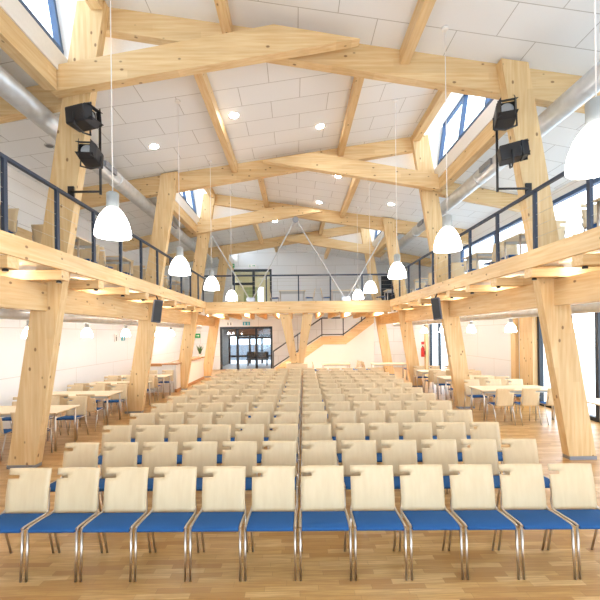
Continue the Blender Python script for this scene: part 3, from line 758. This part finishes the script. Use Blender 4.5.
for s in (-1, 1):
    x = -3.30 if s < 0 else 3.26
    yb = 6.28
    t = thing('lamp_bracket', f'black bracket pole carrying two spotlights on the nearest column, {SIDE[s]}', 'bracket', (x, yb, 4.5), 0, 'spotlight brackets')
    dx = s*(inner(4.56)) - x
    MB().tube([(0, 0, .05), (dx + s*.05, 0, .05)], .018).build('arm', BLACK, t)
    MB().box(min(dx+s*.02, dx+s*.12), max(dx+s*.02, dx+s*.12), .02, .048, -.05, .15).build('wall_plate', BLACK, t)
    MB().tube([(0, 0, 0), (0, 0, 1.12)], .02).build('pole', BLACK, t)
    spotlight(f'black barn-door spotlight, lower of the pair on the {SIDE[s]} bracket', (x + (.0 if s < 0 else .06), yb-.28, 5.0), (.1 if s < 0 else 1.2), -.12, 1.0)
    spotlight(f'black barn-door spotlight, upper of the pair on the {SIDE[s]} bracket', (x - (.14 if s < 0 else .02), yb-.28, 5.60), (1.35 if s < 0 else -.35), -.08, 1.1)
# loudspeakers under the balcony edge
for s in (-1, 1):
    t = thing('loudspeaker', f'slim dark loudspeaker tilted below the balcony edge, {SIDE[s]}', 'loudspeaker', (s*(3.62 if s < 0 else 3.56), (9.55 if s < 0 else 9.76), 2.5), 0, 'loudspeakers under the balcony')
    t.rotation_euler = (0, s*-.12, s*-.5)
    MB().box(-.10, .10, -.11, .11, 0, .56).build('cabinet', SPEAK, t, bevel=.012)
    MB().box(-.085, .085, -.118, -.1105, .03, .53).build('grille', BLACK, t)
    MB().tube([(0, 0, .56), (s*.06, 0, .66)], .018).build('mounting_bracket', BLACK, t)

# ------------------------------------------------------------------ signs, fire extinguisher, wall box
def exit_sign(label, x, y, z, w, h, facing='Y', parts=True, ground=None):
    t = thing('exit_sign', label, 'sign', (x, y, z), 0, 'emergency exit signs')
    if facing == 'X': t.rotation_euler = (0, 0, PI/2)
    MB().box(-w/2, w/2, -.03, .03, 0, h).build('panel', ground or GREEN, t)
    m = MB()
    u = h
    fg = WHITE if ground is None else GREEN
    # running figure and arrow
    m.box(-w*.28-.06*u, -w*.28+.08*u, -.034, -.0305, .70*u, .84*u)
    m.prism([(-w*.28-.12*u, .38*u), (-w*.28+.04*u, .34*u), (-w*.28+.12*u, .66*u), (-w*.28-.04*u, .66*u)], -.034, -.0305)
    m.prism([(-w*.28-.22*u, .14*u), (-w*.28-.12*u, .12*u), (-w*.28+.03*u, .38*u), (-w*.28-.06*u, .40*u)], -.034, -.0305)
    m.prism([(-w*.28+.14*u, .14*u), (-w*.28+.22*u, .18*u), (-w*.28+.05*u, .42*u), (-w*.28-.03*u, .36*u)], -.034, -.0305)
    m.prism([(.04*w, .42*u), (.24*w, .42*u), (.24*w, .28*u), (.42*w, .5*u), (.24*w, .72*u), (.24*w, .58*u), (.04*w, .58*u)], -.034, -.0305)
    m.build('pictogram', fg, t)
    return t
exit_sign('green exit sign hung above the balcony glass door, nearer to the bar', -4.0, YB-.35, 6.25, .42, .22)
exit_sign('white and green exit sign directly above the balcony glass door', -2.75, YB-.04, 6.3, .48, .2, ground=WHITE)
exit_sign('green exit sign on the rear wall behind the bar counter', -6.25, YB-.04, 1.98, .5, .26)
exit_sign('white exit sign above the dark door of the rear balcony', 5.75, YB-.04, 5.85, .42, .22, ground=WHITE)
def picto(label, x, y, z, w, h, two=True, ground=WHITE, fg=DARKF, rz=0):
    t = thing('pictogram_sign', label, 'sign', (x, y, z), rz, 'small pictogram signs')
    MB().box(-w/2, w/2, -.01, .01, 0, h).build('panel', ground, t)
    m = MB()
    for dx in ((-.22, .22) if two else (0,)):
        c = dx*w
        m.prism([(c+.09*h*math.cos(i*PI/4), .8*h+.09*h*math.sin(i*PI/4)) for i in range(8)], -.014, -.0105)
        m.prism([(c-.1*h, .1*h), (c+.1*h, .1*h), (c+.14*h, .66*h), (c-.14*h, .66*h)], -.014, -.0105)
    m.build('pictogram', fg, t)
picto('white pictogram sign over the side pane of the entrance door', -4.2, YB-.02, 2.72, .4, .22)
picto('pale blue pictogram sign over the middle of the entrance door', -3.15, YB-.02, 2.72, .44, .22, True, CYAN, WHITE)
picto('white pictogram sign with dark figure on the bar-side wall', -XW+.02, 14.5, 1.95, .26, .28, False, WHITE, DARKF, PI/2)
picto('cyan pictogram sign with white figure on the bar-side wall', -XW+.02, 15.1, 1.98, .3, .34, False, CYAN, WHITE, PI/2)
t = thing('fire_extinguisher', 'red fire extinguisher on the wooden post beside the rear window', 'fire extinguisher', (XW-.27, 20.25, .85))
MB().lathe([(.08, 0), (.095, .02), (.095, .42), (.07, .50), (.03, .53)], n=20).build('cylinder', RED, t)
MB().box(.096, .26, -.03, .03, .12, .3).build('wall_mount', BLACK, t)
MB().lathe([(.03, .531), (.035, .56), (.025, .60)], n=12).build('valve', BLACK, t)
MB().tube([(.0, -.03, .57), (.0, -.13, .52), (.0, -.13, .25)], .012, 8).build('hose', BLACK, t)
MB().box(-.08, .08, -.005, .005, .66, .80).build('notice', RED, t)
t = thing('wall_speaker', 'pale wall speaker box high on the bar-side wall', 'speaker', (-XW+.12, 10.1, 2.18))
MB().box(-.10, .11, -.17, .17, 0, .44).build('cabinet', GREY, t, bevel=.015)
MB().box(.112, .118, -.15, .15, .03, .41).build('grille', WHITE, t)
t = thing('wall_switches', 'dark switch panel on the rear wall between bar and entrance door', 'switches', (-5.3, YB-.03, 1.75))
MB().box(-.06, .06, -.02, .02, 0, .34).build('plate', DARKF, t)
MB().box(-.03, .03, -.03, -.021, .05, .13).box(-.03, .03, -.03, -.021, .2, .28).build('button', GREY, t)

# ------------------------------------------------------------------ light
wd = bpy.data.worlds.new('sky'); S.world = wd; wd.use_nodes = True
nt = wd.node_tree; bg = nt.nodes['Background']
bg.inputs[0].default_value = (0.87, 0.935, 1.0, 1); bg.inputs[1].default_value = 2.6
S.view_settings.view_transform = 'Standard'; S.view_settings.look = 'None'
S.view_settings.exposure = 1.02; S.view_settings.gamma = 1.0; S.view_settings.use_curve_mapping = False
S.cycles.max_bounces = 10; S.cycles.diffuse_bounces = 6; S.cycles.sample_clamp_indirect = 8.0
S.cycles.caustics_reflective = False; S.cycles.caustics_refractive = False; S.cycles.transparent_max_bounces = 12
